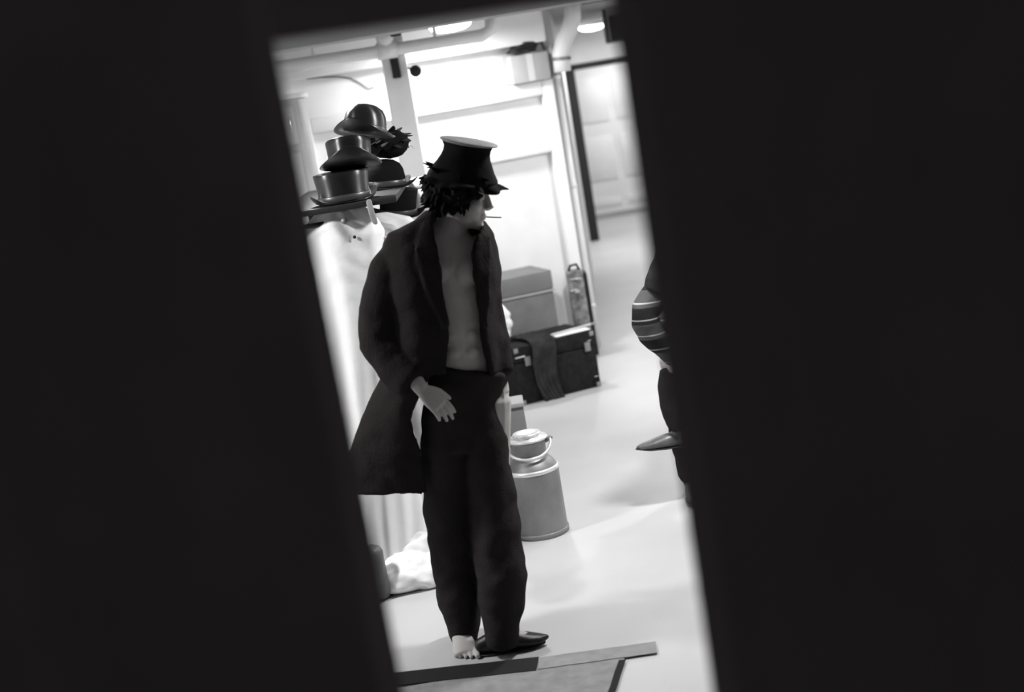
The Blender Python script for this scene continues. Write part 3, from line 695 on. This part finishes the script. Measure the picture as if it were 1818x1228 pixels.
def wr(p, n): return p+n*(.010*noise.noise(V((p.x*7,p.y*7,p.z*9)))+.006*noise.noise(V((p.x*16,p.y*16,p.z*22))))
tm.build('trousers', trouser_cloth, man, voxel=.009, relax=3, disp=wr)
# shoe
sh = MB(); c = V((AL.x,AL.y,0)); z = V((0,0,1))
sh.tube([c-sd*.075+z*.035, c-sd*.02+z*.045, c+sd*.05+z*.040, c+sd*.11+z*.030, c+sd*.15+z*.026, c+sd*.175+z*.030], [(.028,.030),(.042,.036),(.036,.042),(.025,.042),(.018,.030),(.008,.010)], 20, ref=(0,0,1))
sh.tube([c+z*.05, c+z*.10], [.046,.048], 18)
so = sh.build('shoe', leather, man, voxel=.005, relax=2)
MB().tube([c-sd*.095+z*.006, c-sd*.03+z*.006, c+sd*.06+z*.006, c+sd*.12+z*.006, c+sd*.162+z*.012], [(.006,.030),(.006,.038),(.006,.045),(.006,.042),(.005,.014)], 20, ref=(0,0,1)).build('sole', dark_paint, so)
# overcoat
def sheet(levels, n=44):
    rs = []
    for py, pts in levels:
        q = [P(x,py,Y) for (x,Y) in pts]; m = len(q)-1; row = []
        for i in range(n):
            t = i/(n-1)*m; k = min(int(t),m-1); w = t-k
            p0,p1,p2,p3 = q[max(k-1,0)],q[k],q[k+1],q[min(k+2,m)]
            row.append(.5*((2*p1)+(p2-p0)*w+(2*p0-5*p1+4*p2-p3)*w*w+(3*p1-p0-3*p2+p3)*w**3))
        rs.append(row)
    # refine between levels
    out = []
    for i in range(len(rs)-1):
        for k in range(6): out.append([rs[i][j].lerp(rs[i+1][j], k/6) for j in range(n)])
    out.append(rs[-1]); return out
def solid_sheet(mb, rows, th=.014):
    n = len(rows[0]); m = len(rows); N = []
    for i in range(m):
        r = []
        for j in range(n):
            a_ = rows[min(i+1,m-1)][j]-rows[max(i-1,0)][j]; b_ = rows[i][min(j+1,n-1)]-rows[i][max(j-1,0)]
            r.append(a_.cross(b_).normalized())
        N.append(r)
    rs = [[rows[i][j]+N[i][j]*th/2 for j in range(n)]+[rows[i][j]-N[i][j]*th/2 for j in reversed(range(n))] for i in range(m)]
    mb.rings(rs)
co = MB()
solid_sheet(co, sheet([
 (376,[(772,5.00),(758,5.06),(772,5.17),(808,5.20),(826,5.19),(832,5.16)]),
 (395,[(769,4.97),(736,5.0),(742,5.14),(795,5.22),(845,5.19),(862,5.13),(858,5.07)]),
 (415,[(770,4.945),(712,4.96),(694,5.08),(780,5.24),(862,5.21),(875,5.12),(852,4.99)]),
 (450,[(775,4.925),(716,4.93),(684,5.07),(770,5.255),(866,5.23),(880,5.12),(845,4.955)]),
 (510,[(786,4.925),(722,4.92),(684,5.06),(762,5.26),(866,5.245),(887,5.12),(848,4.95)]),
 (600,[(798,4.93),(733,4.915),(692,5.06),(772,5.26),(874,5.25),(898,5.12),(858,4.95)]),
 (665,[(792,4.93),(735,4.92),(692,5.07),(775,5.27),(874,5.26),(903,5.13),(872,4.96)])]))
solid_sheet(co, sheet([     # right skirt, swinging out to the left of the frame
 (640,[(780,4.92),(735,4.915),(690,5.06),(740,5.25)]),
 (690,[(752,4.925),(718,4.93),(668,5.08),(725,5.24)]),
 (745,[(727,4.95),(700,4.96),(645,5.10),(716,5.24)]),
 (800,[(749,4.97),(695,4.98),(625,5.12),(738,5.25)]),
 (876,[(760,4.99),(705,5.0),(606,5.14),(750,5.26)])], 30))
solid_sheet(co, sheet([     # back and left skirt behind the legs
 (640,[(765,5.26),(820,5.275),(868,5.26),(884,5.16),(878,5.08)]),
 (720,[(775,5.27),(820,5.285),(862,5.27),(884,5.2),(880,5.14)]),
 (860,[(800,5.30),(830,5.30),(866,5.28),(896,5.22),(894,5.15)])], 30))
co.tube([P(728,446,Y0),P(702,482,Y0-.01),P(683,555,Y0-.02),P(682,607,Y0-.04),P(706,650,Y0-.09),P(738,684,Y0-.16)], [.085,.094,.096,.092,.080,.058], 22, roundend=False)
co.ball(P(715,440,Y0),(.075,.085,.07))
co.tube([P(848,436,Y0+.07),P(850,500,Y0+.09),P(862,570,Y0+.09),P(876,612,Y0+.05),P(886,664,Y0-.0)], [.07,.066,.068,.064,.050], 20, roundend=False)
solid_sheet(co, sheet([(392,[(766,4.955),(752,4.96)]),(440,[(780,4.905),(735,4.91)]),(520,[(790,4.905),(758,4.90)]),(580,[(797,4.905),(787,4.90)])],12), .012)   # lapels
solid_sheet(co, sheet([(418,[(848,4.975),(868,5.01)]),(450,[(838,4.935),(872,4.99)]),(520,[(846,4.93),(868,4.95)]),(580,[(855,4.93),(864,4.94)])],12), .012)
def cw(p, n): return p+n*(.010*noise.noise(V((p.x*6,p.y*6,p.z*6)))+.006*noise.noise(V((p.x*15,p.y*15,p.z*18))))
co.build('overcoat', black_cloth, man, voxel=.0075, relax=2, disp=cw)

# ---- the seated person at the right
YS = 6.45
sit = thing('person', 'person in plaid sleeves sitting cross-legged at the right, one pointed shoe raised', 'person', (1.0,YS,0))
b2 = MB()
f2 = V((-.93,-.30,-.2)).normalized(); x2 = f2.cross(V((0,0,1))).normalized(); u2 = x2.cross(f2)
M2 = Matrix((x2, f2, u2)).transposed().to_4x4(); M2.translation = V((.91,YS+.02,1.42))
head(b2, M2)
b2.tube([(1.10,YS,.57),(1.05,YS,.75),(.96,YS,.98),(.90,YS,1.15),(.885,YS,1.24)], [(.16,.12),(.15,.11),(.165,.12),(.15,.095),(.08,.06)], 24, ref=(0,1,0))
b2.tube([(.885,YS,1.22),(.90,YS+.01,1.36)], [.062,.055], 16)
S1, E1, W1 = V((.795,YS-.15,1.14)), V((.635,YS-.17,.885)), V((.735,YS-.12,.675))
S2, E2, W2 = V((.90,YS+.18,1.16)), V((.80,YS+.22,.90)), V((.73,YS+.05,.70))
for a_,b_,c_ in ((S1,E1,W1),(S2,E2,W2)): b2.tube([a_,(a_+b_)/2,b_,(b_*2+c_)/3,c_],[.055,.048,.040,.040,.026],14)
hand(b2, W1, V((-.25,.55,-.55)), V((-.6,-.5,.6)), 1, .55, .95)
hand(b2, W2, V((-.2,-.6,-.25)), V((-.4,.2,.9)), -1, .5, .95)
K1, A1 = V((.700,YS-.06,.580)), V((.730,YS-.06,.335))       # crossed leg
K2, A2 = V((.735,YS+.03,.47)), V((.755,YS+.02,.09))        # standing leg
b2.tube([(1.09,YS-.09,.57),(.90,YS-.08,.595),K1,(K1*2+A1)/3,A1],[.085,.075,.055,.052,.036],16)
b2.tube([(1.09,YS+.09,.54),(.90,YS+.06,.50),K2,(K2*2+A2)/3,A2],[.085,.075,.055,.052,.036],16)
b2.build('body', skin, sit, voxel=.0055, relax=3)
h2 = MB(); h2.ball((0,-.018,.045),(.088,.104,.098),M2,24,16); h2.ball((0,.045,.085),(.062,.045,.035),M2); h2.ball((-.068,.0,.03),(.02,.04,.045),M2); h2.ball((.068,.0,.03),(.02,.04,.045),M2); h2.ball((0,-.06,-.035),(.068,.045,.05),M2)
h2.build('hair', hair_m, sit, voxel=.008, relax=1, disp=lambda p,n: (p+n*.012*noise.noise(p*35)))
ts = MB()
ts.tube([(1.10,YS,.60),(1.055,YS,.76),(.965,YS,.98),(.90,YS,1.14),(.885,YS,1.215)], [(.185,.145),(.175,.135),(.19,.145),(.18,.125),(.095,.075)], 26, ref=(0,1,0))
ts.build('waistcoat', dark_cloth, sit, voxel=.009, relax=3, disp=cw)
sl = MB()
sl.tube([S1+V((.02,.02,.01)),S1*.5+E1*.5+V((-.005,0,0)),E1+V((-.002,0,.055)),E1+V((-.006,0,.0)),E1+V((.006,.005,-.05)),E1*.45+W1*.55,W1+V((0,0,.02))],[.078,.070,.066,.066,.062,.054,.045],20)
sl.tube([S2,(S2+E2)/2,E2,(E2+W2)/2,W2+V((0,0,.02))],[.074,.066,.06,.054,.045],20)
sl.build('shirt_sleeves', plaid, sit, voxel=.008, relax=2, disp=lambda p,n: p+n*.007*noise.noise(p*14))
js = MB(); js.tube([S1+V((.02,.02,.02)), S1*.75+E1*.25, S1*.45+E1*.55], [.094,.088,.080], 20, roundend=False)
js.ball(S1+V((.01,.02,.0)), (.085,.085,.075))
js.build('jacket_sleeve', dark_cloth, sit, voxel=.009, relax=2, disp=cw)
t2 = MB()
t2.tube([(1.12,YS,.57),(1.05,YS,.60)],[(.18,.12),(.17,.12)],20,ref=(0,1,0))
t2.tube([(1.09,YS-.09,.575),(.90,YS-.08,.60),K1+V((.01,0,0)),(K1+A1)/2,A1+V((.0,0,.055))],[.10,.09,.073,.066,.066],20)
t2.tube([(1.09,YS+.09,.55),(.90,YS+.06,.505),K2,(K2+A2)/2,A2+V((0,0,.015))],[.10,.09,.073,.068,.066],20)
t2.build('trousers', trouser_cloth, sit, voxel=.009, relax=3, disp=wr)
def shoe2(a, d, tip):
    d = d.normalized(); m = MB(); up = (V((0,0,1))-d*d.z).normalized()
    m.tube([a-d*.06-up*.03, a-up*.028, a+d*.08-up*.035, a+d*.15-up*.045, a+d*.20-up*.05, a+d*tip-up*.047],[(.026,.028),(.038,.034),(.032,.040),(.022,.038),(.015,.026),(.006,.008)],18,ref=up)
    m.tube([a-up*.02,a+up*.05],[.042,.044],16)
    o = m.build('shoe', brown_leather, sit, voxel=.005, relax=2)
    MB().tube([a-d*.075-up*.062, a-up*.065, a+d*.09-up*.066, a+d*.16-up*.064, a+d*.22-up*.056],[(.006,.026),(.006,.034),(.006,.042),(.006,.036),(.004,.012)],16,ref=up).build('sole', leather, o)
shoe2(A1, V((-1,-.08,.05)), .215)
shoe2(V((A2.x,A2.y,.078)), V((-.12,-.99,0)), .23)
sit.location.x -= .018
stl = thing('stool', 'dark wooden stool under the seated person at the right', 'stool', (1.12,YS,0))
MB().lathe([(.16,.405),(.17,.41),(.172,.43),(.165,.438),(.003,.439)],32,Matrix.Translation((1.12,YS,0))).build('seat', dark_paint, stl)
for sx_ in (-1,1):
    for sy_ in (-1,1):
        MB().tube([(1.12+sx_*.10,YS+sy_*.10,.406),(1.12+sx_*.15,YS+sy_*.15,.001)],[.018,.014],12,roundend=False).build('leg', dark_paint, stl)
for s in (-1,1):
    MB().tube([(1.12-.125,YS+s*.125,.2),(1.12+.125,YS+s*.125,.2)],.009).build('stretcher', dark_paint, stl)
    MB().tube([(1.12+s*.13,YS-.13,.16),(1.12+s*.13,YS+.13,.16)],.009).build('stretcher', dark_paint, stl)
